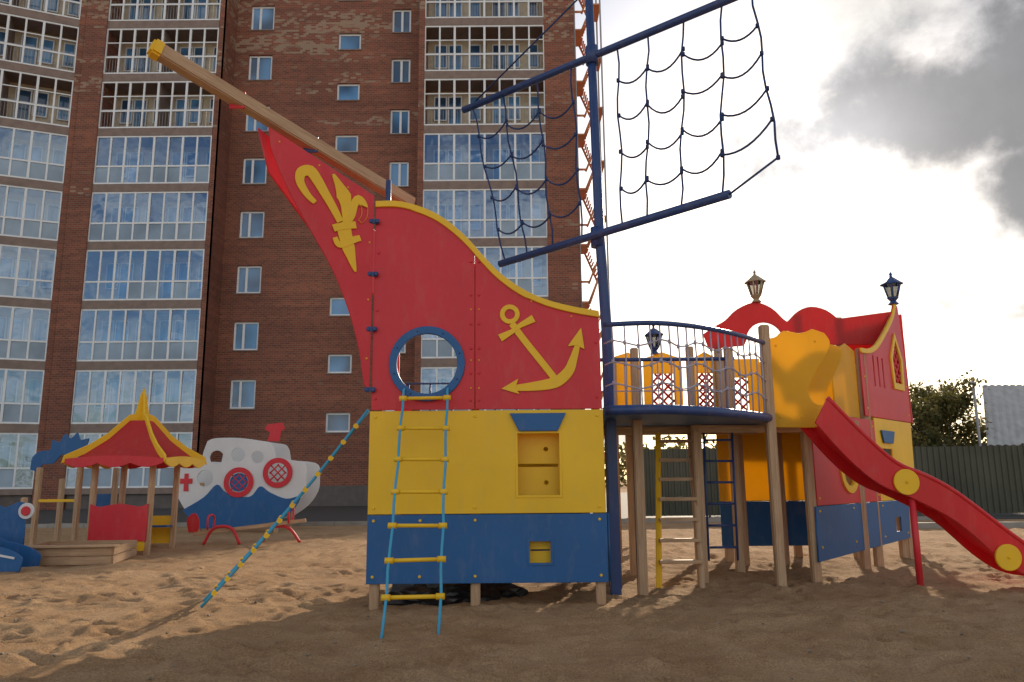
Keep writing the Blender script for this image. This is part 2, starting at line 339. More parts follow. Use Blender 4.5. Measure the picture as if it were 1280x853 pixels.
for i in range(3):
    a=-.35-i*8.2; balcony(a-6.3,a,TW); brick.box(a-8.2,a-6.3,-.04,2,-.2,ZT,TW)
brick.box(-.35,0,-.02,2,-.2,ZT,TW)
brick.box(-15.1,-4.5,39.4,52,ZT-.5,ZT+.6); brick.box(-22.3,-15.2,38.6,52,-.2,ZT+.6); brick.box(-4.5,1.8,38.6,52,-.2,ZT+.6)
brick.box(-25,0,1.6,14,-.2,ZT+.6,TW)
plinth.box(-15.1,-4.75,38.66,38.78,-.2,1.0)
for n_,mb_,mt in (('brick_walls',brick,BRICK),('window_frames',frames,PVC),('window_panes',wg,WGL),('balcony_glazing',glass,GLASS),('balcony_lower_panes',panb,PANB),('floor_slabs',slabs,SLAB),('balcony_walls',beige,BEIGE),('balcony_rails',rails,GREYM),('plinth',plinth,PLINTH)): mb_.make(n_,mt,apt)
st=empty('external_fire_stair'); mb=MB(); rp=[]
for k in range(14):
    z=1.0+3.0*k
    mb.box(3.45,3.95,37.6,39.2,z-.08,z,None); mb.box(4.45,4.95,37.6,39.2,z+1.42,z+1.5,None)
    for s_ in range(8):
        mb.box(3.95+s_*.065,4.03+s_*.065,37.6,38.35,z+.0+s_*.18,z+.04+s_*.18); mb.box(3.95+s_*.065,4.03+s_*.065,38.45,39.2,z+3-.04-s_*.18,z+3-s_*.18)
    rp+= [[(3.9,37.6,z-.05),(4.5,37.6,z+1.45)],[(3.9,39.2,z+2.95),(4.5,39.2,z+1.45)],[(3.9,37.6,z+.9),(4.5,37.6,z+2.4)],[(3.45,37.6,z+1),(3.95,37.6,z+1)]]
mb.make('treads',ORANGE,st); tube('stringers',rp,.06,ORANGE,st,6)
tube('masts',[[(x,y,0),(x,y,43)] for x in(3.5,4.9) for y in(37.6,39.2)],.05,GREYM,st,6)

# ------------------------------------------------------------ fence / shed / trees
fe=empty('corrugated_fence'); mb=MB(); x=3.6; i=0; yf=24.4
while x<40:
    prof=[(0,0),(.09,0),(.11,.035),(.17,.035),(.19,0)]
    for (a,pa),(b_,pb) in zip(prof,prof[1:]):
        mb.quad((x+a,yf-pa,.06),(x+b_,yf-pb,.06),(x+b_,yf-pb,2.12),(x+a,yf-pa,2.12))
    x+=.19
mb.make('sheets',FENCEM,fe); mb=MB(); x=3.6
while x<40: mb.box(x-.03,x+.03,yf+.03,yf+.09,-.1,2.2); x+=2.5
mb.box(3.6,40,yf+.01,yf+.03,.5,.56); mb.box(3.6,40,yf+.01,yf+.03,1.7,1.76); mb.make('posts',FENCEM,fe)
sh=empty('corrugated_roof_shed'); mb=MB(); 
x=17.75
while x<33:
    for (a,pa),(b_,pb) in zip([(0,0),(.07,.03),(.14,.05),(.21,.03)],[(.07,.03),(.14,.05),(.21,.03),(.28,0)]):
        mb.quad((x+a,29.0,2.3+pa),(x+b_,29.0,2.3+pb),(x+b_+1.6,31.5,4.85+pb),(x+a+1.6,31.5,4.85+pa))
    x+=.28
mb.make('roof',SHEDR,sh); mb=MB(); mb.box(18.9,33,29.6,37,-.1,2.5); mb.make('walls',CONC,sh)
def leafmat(name,c1,c2):
    m,nt,b=nodes(name); oi=N(nt,'ShaderNodeTexCoord'); n=N(nt,'ShaderNodeTexNoise'); n.inputs['Scale'].default_value=1.3; n.inputs['Detail'].default_value=4; nt.links.new(oi.outputs['Object'],n.inputs[0])
    r=ramp(nt,n.outputs[0],[(.35,c1),(.65,c2)]); nt.links.new(r.outputs[0],b.inputs['Base Color']); b.inputs['Roughness'].default_value=.6
    t=N(nt,'ShaderNodeBsdfTranslucent'); nt.links.new(r.outputs[0],t.inputs[0]); ms=N(nt,'ShaderNodeMixShader'); ms.inputs[0].default_value=.4
    nt.links.new(b.outputs[0],ms.inputs[1]); nt.links.new(t.outputs[0],ms.inputs[2]); nt.links.new(ms.outputs[0],nt.nodes['Material Output'].inputs[0]); return m
LEAF=leafmat('autumn_foliage',(.07,.075,.02),(.20,.16,.045))
def leaves(tips,n,s,leaf,rs,v,f,zmin=.2):
    g=rs.gauss
    for i in range(n):
        c_=rs.choice(tips)
        px,py,pz=c_[0]+g(0,s),c_[1]+g(0,s),max(zmin,c_[2]+g(0,s*.8)); l=leaf*(.6+.8*rs.random())
        d1=Vector((g(0,1),g(0,1),g(0,1))).normalized()*l; d2=Vector((g(0,1),g(0,1),g(0,1))).normalized()*l*.6; k=len(v); c0=Vector((px,py,pz))
        v+=[tuple(c0-d1),tuple(c0+d2),tuple(c0+d1),tuple(c0-d2)]; f.append((k,k+1,k+2,k+3))
def tree(x,y,H,R,seed,n=4500,leaf=.085):
    rs=random.Random(seed); e=empty('broadleaf_tree'); tips=[]
    trunk=[(x,y,-.1),(x+.05,y,H*.25),(x-.03,y+.05,H*.5),(x+.04,y,H*.8)]
    link('trunk',tube_mesh([trunk],[.12*H/5,.09*H/5,.06*H/5,.02*H/5],8),BARK,e)
    limbs=[]
    for i in range(16):
        z=H*(.2+.6*rs.random()); a=rs.random()*6.28; L=R*(.4+.6*rs.random()); zz=z+L*(.4+.6*rs.random())
        p=(x,y,z); q=(x+math.cos(a)*L*.5,y+math.sin(a)*L*.5,z+(zz-z)*.6); r_=(x+math.cos(a)*L,y+math.sin(a)*L,min(zz,H*.97)); limbs.append([p,q,r_]); tips+= [q,r_,r_]
    link('limbs',tube_mesh(limbs,[.04*H/5,.025*H/5,.01],6),BARK,e)
    tips.append((x,y,H*.9)); v=[];f=[]; leaves(tips,n,R*.17,leaf,rs,v,f)
    me=bpy.data.meshes.new('foliage'); me.from_pydata(v,[],f); me.update(); link('foliage',me,LEAF,e)
for i,(x,y,H,R) in enumerate(((15.0,28.6,4.1,1.3),(16.3,30,4.6,1.3),(17.3,30.5,4.9,1.3),(13.7,31,4.3,1.3),(12.3,33,4.4,1.5),(18.6,35,5.2,1.7),(9.5,31,3.6,1.3))): tree(x,y,H,R,i)
v=[];f=[];rs_=random.Random(3); tips=[(rs_.uniform(2,170),rs_.uniform(110,135),rs_.uniform(1,6.5)) for i in range(500)]; leaves(tips,9000,1.2,.55,rs_,v,f)
me=bpy.data.meshes.new('distant_trees'); me.from_pydata(v,[],f); me.update(); link('distant_trees',me,LEAF,None)
lp=empty('street_lamp'); tube('pole',[(17.0,28.2,0),(17.0,28.2,4.45)],.05,GREYM,lp); tube('arm',[(17.0,28.2,4.4),(16.75,27.8,4.5)],.03,GREYM,lp); beam('lamp_head',(16.8,27.85,4.5),(16.55,27.5,4.52),.14,.07,GREYM,lp)

# ------------------------------------------------------------ bow section of pirate ship
ship=empty('pirate_ship_play_structure')
O=(0,7.6); D=(1,0)
top=smooth([(-1.40,4.055),(-1.19,4.055),(-.99,4.01),(-.78,3.92),(-.61,3.80),(-.44,3.64),(-.28,3.45),(-.12,3.28),(.09,3.12),(.33,3.0),(.61,2.92),(.88,2.87)],4)
hole=circ(-.85,2.35,.315)
L1=[p for p in top if p[0]<-.375]; L2=[p for p in top if p[0]>=-.375]
xa=-.372
panel('bow_side_red_panel',[(-1.40,1.89),(xa-.004,1.89)]+[(xa-.004,3.555)]+L1[::-1],O,D,RED,ship,holes=[hole])
panel('mid_side_red_panel',[(xa+.004,1.89),(.885,1.885)]+L2[::-1]+[(xa+.004,3.545)],O,D,RED,ship)
trim=top+[(p[0]-(.02 if p[0]>-1.0 and p[0]<.2 else 0),p[1]-.065) for p in top[::-1]]
panel('top_rail_trim',trim,O,D,YEL,ship,th=.05,off=.012)
panel('yellow_side_panel',[(-1.41,.882),(.892,.882),(.892,1.878),(-1.41,1.878)],O,D,YEL,ship,holes=[rect(.035,1.04,.465,1.66)])
panel('blue_side_panel',[(-1.41,.235),(.90,.235),(.90,.874),(-1.41,.874)],O,D,BLU,ship,holes=[rect(.14,.405,.365,.63)])
panel('porthole_ring',circ(-.85,2.35,.378,n=56),O,D,BLU,ship,th=.05,holes=[circ(-.85,2.35,.302,n=56)],off=.012)
an=[smooth([(0.0,2.75),(.12,2.58),(.29,2.36),(.45,2.15)],4)]
panel('anchor_shank',ribbon(an[0],.068),O,D,YEL,ship,th=.014,off=.02,bev=.003)
panel('anchor_ring',circ(-.02,2.845,.10),O,D,YEL,ship,th=.014,off=.0205,holes=[circ(-.02,2.845,.052)],bev=.003)
panel('anchor_stock',ribbon([(-.12,2.60),(.0,2.665),(.08,2.725),(.22,2.80)],[.08,.05,.05,.08]),O,D,YEL,ship,th=.014,off=.023,bev=.003)
arc=smooth([(.0,2.095),(.15,2.105),(.32,2.125),(.45,2.16),(.56,2.26),(.61,2.38),(.655,2.52)],4)
panel('anchor_arms',ribbon(arc,[.05+.06*math.sin(math.pi*i/(len(arc)-1)) for i in range(len(arc))]),O,D,YEL,ship,th=.014,off=.0215,bev=.003)
panel('anchor_fluke',[(-.11,2.09),(.06,2.19),(.03,2.10),(.07,2.035)],O,D,YEL,ship,th=.014,off=.0235,bev=.003)
panel('anchor_fluke',[(.695,2.70),(.555,2.51),(.64,2.52),(.725,2.48)],O,D,YEL,ship,th=.014,off=.0235,bev=.003)
panel('hatch_awning',[(.06,1.67),(.44,1.67),(.525,1.845),(-.03,1.845)],(0,7.6),D,BLU,ship,th=.03,off=.03)
panel('hatch_inner_panel',rect(-.05,.98,.55,1.74),(0,7.78),D,YEL,ship,holes=[circ(.33,1.17,.022,n=16),circ(.33,1.50,.022,n=16),rect(.05,1.325,.45,1.355)])
panel('small_window_back',rect(.05,.33,.46,.70),(0,7.70),D,YEL,ship,holes=[rect(.16,.52,.35,.535)])
for (cx,cz,w,h) in ((.25,1.35,.215,.31),(.2525,.5175,.1125,.1125)):
    panel('opening_frame',rect(cx-w-.012,cz-h-.012,cx+w+.012,cz+h+.012),O,D,BLU if h<.2 else YEL,ship,th=.03,holes=[rect(cx-w+.012,cz-h+.012,cx+w-.012,cz+h-.012)],off=.003,bev=.003)
bl=[(.84,2.0),(.84,2.55)]+[(-1.36,z) for z in(2.0,2.9,3.5)]+[(xa+s_,z) for z in(1.98,2.25,2.5,2.75,3.05,3.4) for s_ in(-.04,.04)]
bolts('panel_bolts',bl,O,D,RED,ship)
bolts('panel_screws',[(xa+s_,z) for z in(2.1,2.38,2.9) for s_ in(-.04,.04)]+[(.6,2.82),(.2,2.98)],O,D,YEL,ship,r=.010)
bolts('yellow_panel_bolts',[(x,z) for z in(.94,1.82) for x in(-1.35,-.37,.83)]+[(x,z) for z in(.30,.82) for x in(-1.35,-.9,-.37,.83)],O,D,YEL,ship)
bolts('ring_bolts',[(-.85+.34*math.cos(a),2.35+.34*math.sin(a)) for a in [i*math.pi/4+.3 for i in range(8)]],O,D,STEELB,ship,off=.042,r=.010)
for x in(-1.34,-.37,.83): post('leg',x,7.67,1.86,ship,.09)
for x in(-1.34,.83): post('leg',x,9.1,1.86,ship,.09); post('tall_post',x,7.68,2.8 if x>0 else 3.95,ship,.08)
post('tall_post',-.37,7.68,3.4,ship,.08)
beam('mid_rail',(-1.3,7.69,1.93),(.8,7.69,1.93),.05,.06,WOOD,ship)
mb=MB()
for i in range(11): mb.box(-1.38,.9,7.74+i*.13,7.86+i*.13,1.82,1.86)
mb.make('deck_boards',WOOD,ship)
O2=(0,9.17)
panel('far_yellow_panel',rect(-1.41,.882,.892,1.83),O2,D,YEL,ship); panel('far_blue_panel',rect(-1.41,.235,.892,.874),O2,D,BLU,ship)
panel('far_red_panel',[(-1.41,1.84),(-1.15,1.84),(-1.25,2.18),(-1.36,2.4),(-1.36,4.0),(-1.41,4.05)],O2,D,RED,ship)
panel('end_blue_panel',rect(0,.235,1.4,.874),(.925,7.68),(0,1),BLU,ship); panel('end_yellow_panel',rect(0,.882,.5,1.83),(.925,8.6),(0,1),YEL,ship)
beam('blue_corner_post',(1.06,8.35,-.05),(1.06,8.35,1.86),.11,.11,STEELB,ship)
OB=(-1.40,7.58); DB=(-.88,-.47); DBn=(.88,.47)
bow=[(0.02,4.11),(1.11,4.64),(1.085,4.45),(1.02,4.28),(.85,3.95),(.64,3.61),(.43,3.27),(.26,2.89),(.14,2.5),(.08,2.15),(.02,2.05)]
def neg(l): return [(-a,b_) for a,b_ in l]
panel('bow_red_panel',neg(smooth(bow[2:-1],3)+[bow[-1],bow[0],bow[1]]),OB,DBn,RED,ship)
bolts('bow_panel_bolts',[(-1.0,4.50),(-.6,4.33),(-.3,4.15),(-.06,3.6),(-.06,3.0),(-.06,2.4)],OB,DBn,YEL,ship,r=.011)
L=math.hypot(-2.5+1.4,7.02-9.17)
panel('bow_red_panel_far',[(0,4.0),(L,4.6),(L*.93,4.2),(L*.6,3.7),(L*.35,3.45),(L*.15,3.3),(0,3.2)],(-1.40,9.17),(-1.05,-2.15),RED,ship)
def fl(path,w,off): panel('fleur_de_lis',neg(ribbon(smooth(path,4),w)),OB,DBn,YEL,ship,th=.014,off=off,bev=.003)
def taper(n,a,b_,c_): return [a+(b_-a)*min(1,2*i/(n-1)) if i<n/2 else b_+(c_-b_)*(2*i/(n-1)-1) for i in range(n)]
p=[(.63,3.93),(.71,4.00),(.785,4.12),(.775,4.22),(.69,4.25),(.615,4.165),(.54,4.05),(.45,3.91),(.37,3.77)]; fl(p,taper((len(p)-1)*4+1,.05,.12,.07),.020)
fl([(.46,4.26),(.395,4.15),(.345,4.05),(.32,3.95),(.315,3.78)],taper(17,.025,.155,.06),.0215)
p=[(.33,3.74),(.26,3.85),(.235,3.97),(.19,4.04),(.13,3.98),(.125,3.87),(.17,3.80)]; fl(p,taper((len(p)-1)*4+1,.07,.085,.05),.023)
fl([(.44,3.69),(.34,3.73),(.21,3.76)],.075,.0245)
p=[(.34,3.74),(.30,3.58),(.25,3.42),(.20,3.27)]; fl(p,taper(13,.15,.13,.02),.0205)
fl([(.42,3.60),(.38,3.53),(.30,3.56),(.23,3.60),(.16,3.63)],taper(17,.05,.08,.06),.0235)
for z in(3.83,3.27,2.7,2.09):
    beam('hinge_clamp',(-1.46,7.55,z),(-1.36,7.57,z),.03,.05,STEELB,ship,bev=.006); bolts('hinge_bolts',[(-1.44,z),(-1.375,z)],(0,7.55),D,STEELB,ship,r=.026,off=.01)
beam('bowsprit',(-3.17,6.33,5.03),(-1.11,8.2,4.25),.13,.13,WOOD,ship,bev=.012)
v=(Vector((-3.17,6.33,5.03))-Vector((-1.11,8.2,4.25))).normalized(); p0=Vector((-3.17,6.33,5.03))
beam('bowsprit_cap',p0-v*.05,p0+v*.06,.15,.15,YEL,ship,bev=.02)
for t in (.27,.55):
    q=p0.lerp(Vector((-1.11,8.2,4.25)),t); beam('bowsprit_bracket',q+Vector((0,0,-.1)),q+Vector((0,0,.07)),.15,.02,RED if t<.5 else STEELB,ship,bev=.004)
tube('bow_upright',[(-1.3,7.75,3.9),(-1.3,7.75,4.35)],.03,STEELB,ship)
tube('mast',[(1.13,8.9,-.1),(1.12,8.9,2.9),(1.07,8.9,4.1),(1.02,8.9,7.6)],[.075,.065,.06,.05],STEELB,ship,14)
def lerp(a,b_,t): return tuple(a[i]+(b_[i]-a[i])*t for i in range(3))
UT=[(-.67,10.32,6.46),(2.66,7.6,6.46)]; UL=[(-.15,10.02,4.07),(2.25,7.50,4.07)]
tube('upper_yard',UT,.048,STEELB,ship,12); tube('lower_yard',UL,.048,STEELB,ship,12)
for z in (6.46,4.07): tube('yard_clamp',[(1.04,8.9,z-.12),(1.04,8.9,z+.12)],.08,STEELB,ship,14)
net=[];knots=[]
def sag(a,b_,s_,n=8): return [tuple(Vector(a).lerp(Vector(b_),i/n)+Vector((0,0,-s_*4*(i/n)*(1-i/n)))) for i in range(n+1)]
def netside(tt,tl,rows,extra=None):
    T_=[lerp(UT[0],UT[1],t) for t in tt]; B_=[lerp(UL[0],UL[1],t) for t in tl]
    if extra: T_.append(extra[0]); B_.append(extra[1])
    cols=list(zip(T_,B_))
    for j,(a,b_) in enumerate(cols):
        pth=sag(a,b_,0,10); pth=[(p[0]+.02*math.sin(i*1.3+j),p[1],p[2]) for i,p in enumerate(pth)]; pth[0]=a; pth[-1]=b_; net.append(pth)
        knots.extend([a,b_])
    for r_ in rows:
        for (a,b_),(c_,d_) in zip(cols,cols[1:]):
            P0=lerp(a,b_,r_); P1=lerp(c_,d_,r_+random.uniform(-.03,.03)); net.append(sag(P0,P1,.09+random.uniform(0,.06))); knots.append(P0); knots.append(P1)
netside([.60,.70,.81,.92],[.60,.70,.83,.975],[.2,.4,.6,.8],((2.66,7.6,6.46),(2.72,7.35,4.4)))
netside([.04,.17,.31,.44],[.03,.15,.28,.42],[.2,.4,.6,.8])
net.append([(2.72,7.35,4.4),(2.25,7.5,4.07)])
net+= [[(1.02,8.9,7.4),(-.6,10.27,6.46)],[(1.02,8.9,7.4),(2.6,7.65,6.46)]]
tube('rigging_net',net,.012,ROPED,ship,6)
tube('net_knots',[[(k[0]-.0,k[1],k[2]-.022),(k[0],k[1],k[2]+.022)] for k in knots],.021,ROPED,ship,6)
rl=[]
for (xt,xb,yb) in ((-1.07,-1.01,6.15),(-.64,-.58,6.19)):
    A=Vector((xt,7.52,2.08)); Bp=Vector((xb,yb,.0))
    rl.append([(xt,7.66,2.12),tuple(A)]+[tuple(A.lerp(Bp,i/12)+Vector((.006*math.sin(i*2),-.0,-.05*math.sin(math.pi*i/12)))) for i in range(1,13)])
tube('ladder_ropes',rl,.012,ROPEB,ship,8)
rg=[];kb=[]
for i in range(7):
    t=.04+.135*i; s_=-.05*math.sin(math.pi*t)
    a=Vector((-1.07,7.52,2.08)).lerp(Vector((-1.01,6.15,0)),t)+Vector((0,0,s_)); c_=Vector((-.64,7.52,2.08)).lerp(Vector((-.58,6.19,0)),t)+Vector((0,0,s_+random.uniform(-.008,.008)))
    rg.append([a,c_]); dd=Vector((.035,0,0)); kb+=[[a-dd,a+dd],[c_-dd,c_+dd]]
tube('ladder_rungs',rg,.017,YEL,ship,10); tube('rung_clamps',kb,.026,YEL,ship,10)
cl=[];cr=[]
A=[Vector((-1.44,7.66,1.9)),Vector((-1.50,8.0,1.92))]; Bq=[Vector((-3.02,7.74,.02)),Vector((-3.14,8.1,.02))]
for a,c_ in zip(A,Bq): cl.append([tuple(a.lerp(c_,i/10)+Vector((0,0,-.06*math.sin(math.pi*i/10)))) for i in range(11)])
tube('bow_ladder_ropes',cl,.015,ROPEB,ship,8)
for i in range(1,13):
    t=i/13.; z=Vector((0,0,-.06*math.sin(math.pi*t))); a=A[0].lerp(Bq[0],t)+z; c_=A[1].lerp(Bq[1],t)+z; d_=(c_-a).normalized()*.04; cr.append([a-d_,a+d_]); cr.append([c_-d_,c_+d_])
tube('bow_ladder_clamps',cr,.026,YEL,ship,8)
tube('bow_ladder_rungs',[[A[0].lerp(Bq[0],i/13)+Vector((0,0,-.06*math.sin(math.pi*i/13))),A[1].lerp(Bq[1],i/13)+Vector((0,0,-.06*math.sin(math.pi*i/13)))] for i in range(1,13)],.016,STEELB,ship,8)
fn=[]
for i in range(9): fn.append([(-1.25+i*.26,9.2,1.86),(-1.25+i*.26,9.2,2.35)])
fn.append([(-1.3,9.2,2.35),(.85,9.2,2.35)]); fn.append([(-1.3,9.2,2.12),(.85,9.2,2.12)]); tube('far_rope_railing',fn,.012,STEELB,ship,6)
# bridge deck
arcp=smooth([(.94,7.74),(1.40,7.66),(1.80,7.80),(2.20,8.08),(2.58,8.45),(2.95,8.88)],4)
def slab(name,poly,z0,z1,mat,parent):
    bm=bmesh.new(); vb=[bm.verts.new((p[0],p[1],z0)) for p in poly]; f=bm.faces.new(vb); r_=bmesh.ops.extrude_face_region(bm,geom=[f])
    for v_ in r_['geom']:
        if isinstance(v_,bmesh.types.BMVert): v_.co.z=z1
    bmesh.ops.recalc_face_normals(bm,faces=bm.faces); me=bpy.data.meshes.new(name); bm.to_mesh(me); bm.free(); return link(name,me,mat,parent)
slab('bridge_deck',arcp+[(2.95,10.2),(.94,10.2)],1.83,1.93,BLU,ship)
tube('bridge_deck_rim',[[(p[0],p[1],1.88) for p in arcp]],.05,STEELB,ship,10)
tube('bridge_hand_rail',[[(p[0],p[1],2.76) for p in arcp]],.026,STEELB,ship,10)
tube('bridge_hand_rail_far',[(.94,10.1,2.76),(2.95,10.1,2.76)],.026,STEELB,ship,10)
bal=[]
for i in range(1,len(arcp)-1,1):
    p=arcp[i]; bal.append([(p[0],p[1],1.9),(p[0]+.01,p[1],2.35),(p[0],p[1],2.76)])
for zz in (2.12,2.34,2.56):
    bal.append([(p[0],p[1],zz+.035*math.sin(i*1.5)) for i,p in enumerate(arcp)])
for i in range(9): bal.append([(1.05+i*.22,10.1,1.9),(1.05+i*.22,10.1,2.76)])
bal.append([(.95,10.1,2.34),(2.95,10.1,2.34)])
tube('rope_balusters',bal,.0085,ROPEW,ship,6)
tube('rope_clips',[[(arcp[i][0],arcp[i][1],zz+.035*math.sin(i*1.5)-.02),(arcp[i][0],arcp[i][1],zz+.035*math.sin(i*1.5)+.02)] for i in range(1,len(arcp)-1) for zz in(2.12,2.34,2.56)],.015,ROPEW,ship,6)
for (x,y,z) in ((2.99,8.95,2.98),(2.19,9.23,1.84),(2.87,10.1,2.9),(3.56,9.4,1.95),(1.5,9.9,1.84),(1.35,8.4,1.84),(1.75,10.9,3.05),(2.66,11.4,3.15),(3.1,11.4,3.1),(2.11,13.25,2.2),(2.3,14.5,2.2),(1.5,11.4,3.0),(3.25,12.,3.3),(4.55,12.,3.75),(5.2,12.,3.7),(6.0,12.0,3.75),(5.85,11.9,2.3),(6.45,12.75,2.6),(4.62,10.45,1.95),(4.3,12.,1.95),(5.0,10.9,3.02),(3.75,11.,1.9),(3.2,11.,1.9)):
    post('leg',x,y,z,ship,.105)
beam('cross_beam',(.95,9.5,1.78),(3.0,9.5,1.78),.08,.1,WOOD,ship); beam('cross_beam',(2.19,9.2,1.78),(3.56,9.4,1.78),.07,.09,WOOD,ship)
Ob=(0,11.45)
slab('rear_deck',[(1.45,10.2),(3.2,10.2),(3.2,11.5),(1.45,11.5)],1.9,1.98,BLU,ship)
panel('rail_yellow_panel',[(1.55,2.0),(1.9,2.0),(1.92,2.98)]+[(1.75,3.08),(1.55,3.02)],Ob,D,YELT,ship)
def lattice(x0,x1,z0,z1,org,d,mat,parent,n=4,off=0):
    pths=[]; w=x1-x0;h=z1-z0; s_=w/2.2
    i=-int(h/s_)-1
    L=math.hypot(*d);dx,dy=d[0]/L,d[1]/L
    P=lambda t,z:(org[0]+dx*t+dy*off,org[1]+dy*t-dx*off,z)
    while i*s_<w+h:
        for sg in (1,-1):
            t0=i*s_
            lo=max(0,-t0); hi=min(h,w-t0)
            if hi-lo>.02:
                a=(t0+lo,z0+lo); b_=(t0+hi,z0+hi)
                if sg<0: a=(w-a[0],a[1]); b_=(w-b_[0],b_[1])
                pths.append([P(x0+a[0],a[1]),P(x0+b_[0],b_[1])])
        i+=1
    tube('lattice',pths,.018,mat,parent,5)
def latpanel(x0,x1,z0,z1,wx0,wx1,wz0,wz1,org,d,fm,lm,topc=True):
    pts=[(x0,z0),(x1,z0),(x1,z1)]+([((x0+x1)/2,z1+.10)] if topc else [])+[(x0,z1)]
    panel('lattice_panel',pts,org,d,fm,ship,holes=[rect(wx0,wz0,wx1,wz1)]); lattice(wx0,wx1,wz0,wz1,org,d,lm,ship)
latpanel(1.97,2.55,2.0,2.98,2.10,2.42,2.18,2.75,Ob,D,YELT,REDT)
latpanel(2.72,3.08,2.0,2.98,2.79,3.01,2.18,2.75,Ob,D,YELT,REDT)
latpanel(3.2,3.9,2.0,3.05,3.36,3.70,2.2,2.75,(0,12.0),D,YELT,REDT,False)
panel('far_yellow_rail',[(3.9,2.0),(5.1,2.0),(5.1,3.0),(4.5,3.12),(3.9,3.0)],(0,12.04),D,YELT,ship)
panel('far_yellow_rail',[(5.25,2.0),(6.0,2.0),(6.0,2.95),(5.25,2.95)],(0,12.04),D,YELT,ship)
arch=smooth([(3.02,3.44),(3.2,3.56),(3.38,3.66),(3.58,3.84),(3.87,3.95),(4.12,3.86),(4.30,3.68),(4.36,3.63)],3)+smooth([(4.4,3.66),(4.55,3.80),(4.76,3.87),(5.0,3.81),(5.17,3.67)],3)+[(6.04,3.78),(6.02,3.25),(4.32,3.25)]+[(3.99+.29*math.cos(a),3.33+.29*math.sin(a)) for a in [math.pi*i/14 for i in range(15)]]+[(3.66,3.25),(3.1,3.2)]
panel('stern_red_arches',arch,(0,11.94),D,REDT,ship,th=.03)
panel('inner_yellow_panel',rect(2.92,.88,4.15,1.88),(0,11.1),D,YELT,ship); panel('inner_blue_panel',rect(2.92,.26,4.15,.872),(0,11.1),D,BLU,ship)
slab('tower_floor',[(2.95,8.95),(3.62,9.42),(5.95,11.95),(6.3,12.4),(2.95,12.1)],1.87,1.95,BLU,ship)
OS=(3.65,9.4); DS=(.685,.729)
panel('stern_lower_red',rect(-.05,.865,2.17,1.99),OS,DS,RED,ship,holes=[circ(1.05,1.3,.25)])
panel('stern_round_window',circ(1.05,1.3,.31),OS,DS,YEL,ship,th=.045,holes=[circ(1.05,1.3,.22)],off=.01)
panel('stern_round_back',circ(1.05,1.3,.33),OS,DS,YEL,ship,off=-.15)
panel('stern_blue',[(-.13,.22),(3.3,.30),(3.38,.857),(-.1,.857)],OS,DS,BLU,ship,holes=[rect(2.72,.42,2.95,.62)])
panel('stern_yellow',[(2.18,.865),(3.42,.865),(3.80,1.2),(3.86,2.03),(2.18,2.03)],OS,DS,YEL,ship,holes=[rect(2.42,1.2,2.85,1.6)])
panel('stern_awning',[(2.45,1.68),(2.85,1.68),(2.95,1.86),(2.38,1.86)],OS,DS,BLU,ship,off=.03)
panel('stern_hatch_back',rect(2.3,1.1,2.95,1.7),OS,DS,YEL,ship,off=-.15)
up=[(1.85,2.04),(4.0,2.04),(3.92,2.8),(3.78,3.9),(3.62,3.97)]+smooth([(3.50,3.80),(3.3,3.62),(2.95,3.38),(2.55,3.14),(2.2,3.03),(1.85,3.0)],4)
hol=[rect(x,2.5,x+.05,2.95) for x in(2.35,2.55,2.75)]+[[(3.25,2.62),(3.58,2.62),(3.62,3.0),(3.42,3.3),(3.22,3.0)]]
panel('stern_upper_red',up,OS,DS,RED,ship,holes=hol)
panel('stern_window_frame',[(3.17,2.52),(3.66,2.52),(3.70,3.02),(3.42,3.42),(3.14,3.02)],OS,DS,YEL,ship,th=.045,off=.012,holes=[[(3.25,2.62),(3.58,2.62),(3.62,3.0),(3.42,3.3),(3.22,3.0)]])
lattice(3.24,3.6,2.62,3.25,OS,DS,RED,ship)
tp=smooth([(3.62,3.98),(3.50,3.80),(3.3,3.62),(2.95,3.38),(2.55,3.14),(2.2,3.03),(1.85,3.0)],4)
panel('stern_trim',tp+[(a+.01,b_-.07) for a,b_ in tp[::-1]],OS,DS,YEL,ship,th=.05,off=.01)
panel('stern_yellow_rail',[(.9,2.0),(1.78,2.0),(1.78,2.95),(1.45,3.02),(1.1,2.9),(.9,2.6)],OS,DS,YELT,ship,off=-.05)
bolts('stern_bolts',[(x,z) for x in(.02,2.08) for z in(.95,1.9)]+[(x,z) for x in(0,1.1,2.2,3.2) for z in(.38,.80)]+[(x,z) for x in(1.95,3.8) for z in(2.15,2.6)],OS,DS,YEL,ship)
panel('stern_end_red',[(0,2.04),(0,3.8),(1.0,3.7),(1.0,2.04)],(6.35,12.25),(-.9,.3),REDT,ship)
# slide
Osl=(0,8.62)
su=smooth([(3.54,2.08),(3.87,1.71),(4.23,1.36),(4.57,1.20),(4.90,1.00),(5.54,.48),(5.85,.33),(6.25,.30)],4)
sl=smooth([(3.38,1.80),(3.71,1.40),(4.03,1.12),(4.41,.95),(4.85,.70),(5.26,.32),(5.55,.13),(5.85,.07),(6.25,.07)],4)
panel('slide_side',su+sl[::-1],Osl,D,SLIDE,ship,th=.03); panel('slide_side',su+sl[::-1],(0,9.12),D,SLIDE,ship,th=.03)
tube('slide_rim',[[(p[0],yy,p[1]) for p in su] for yy in (8.62,9.12)],.028,SLIDE,ship,8)
mb=MB()
ch=[(a[0],(a[1]*.35+b_[1]*.65)) for a,b_ in zip(su,[min(sl,key=lambda q:abs(q[0]-a[0])) for a in su])]
for a,b_ in zip(ch,ch[1:]): mb.quad((a[0],8.63,a[1]),(b_[0],8.63,b_[1]),(b_[0],9.11,b_[1]),(a[0],9.11,a[1]))
mb.make('slide_chute',SLIDE,ship)
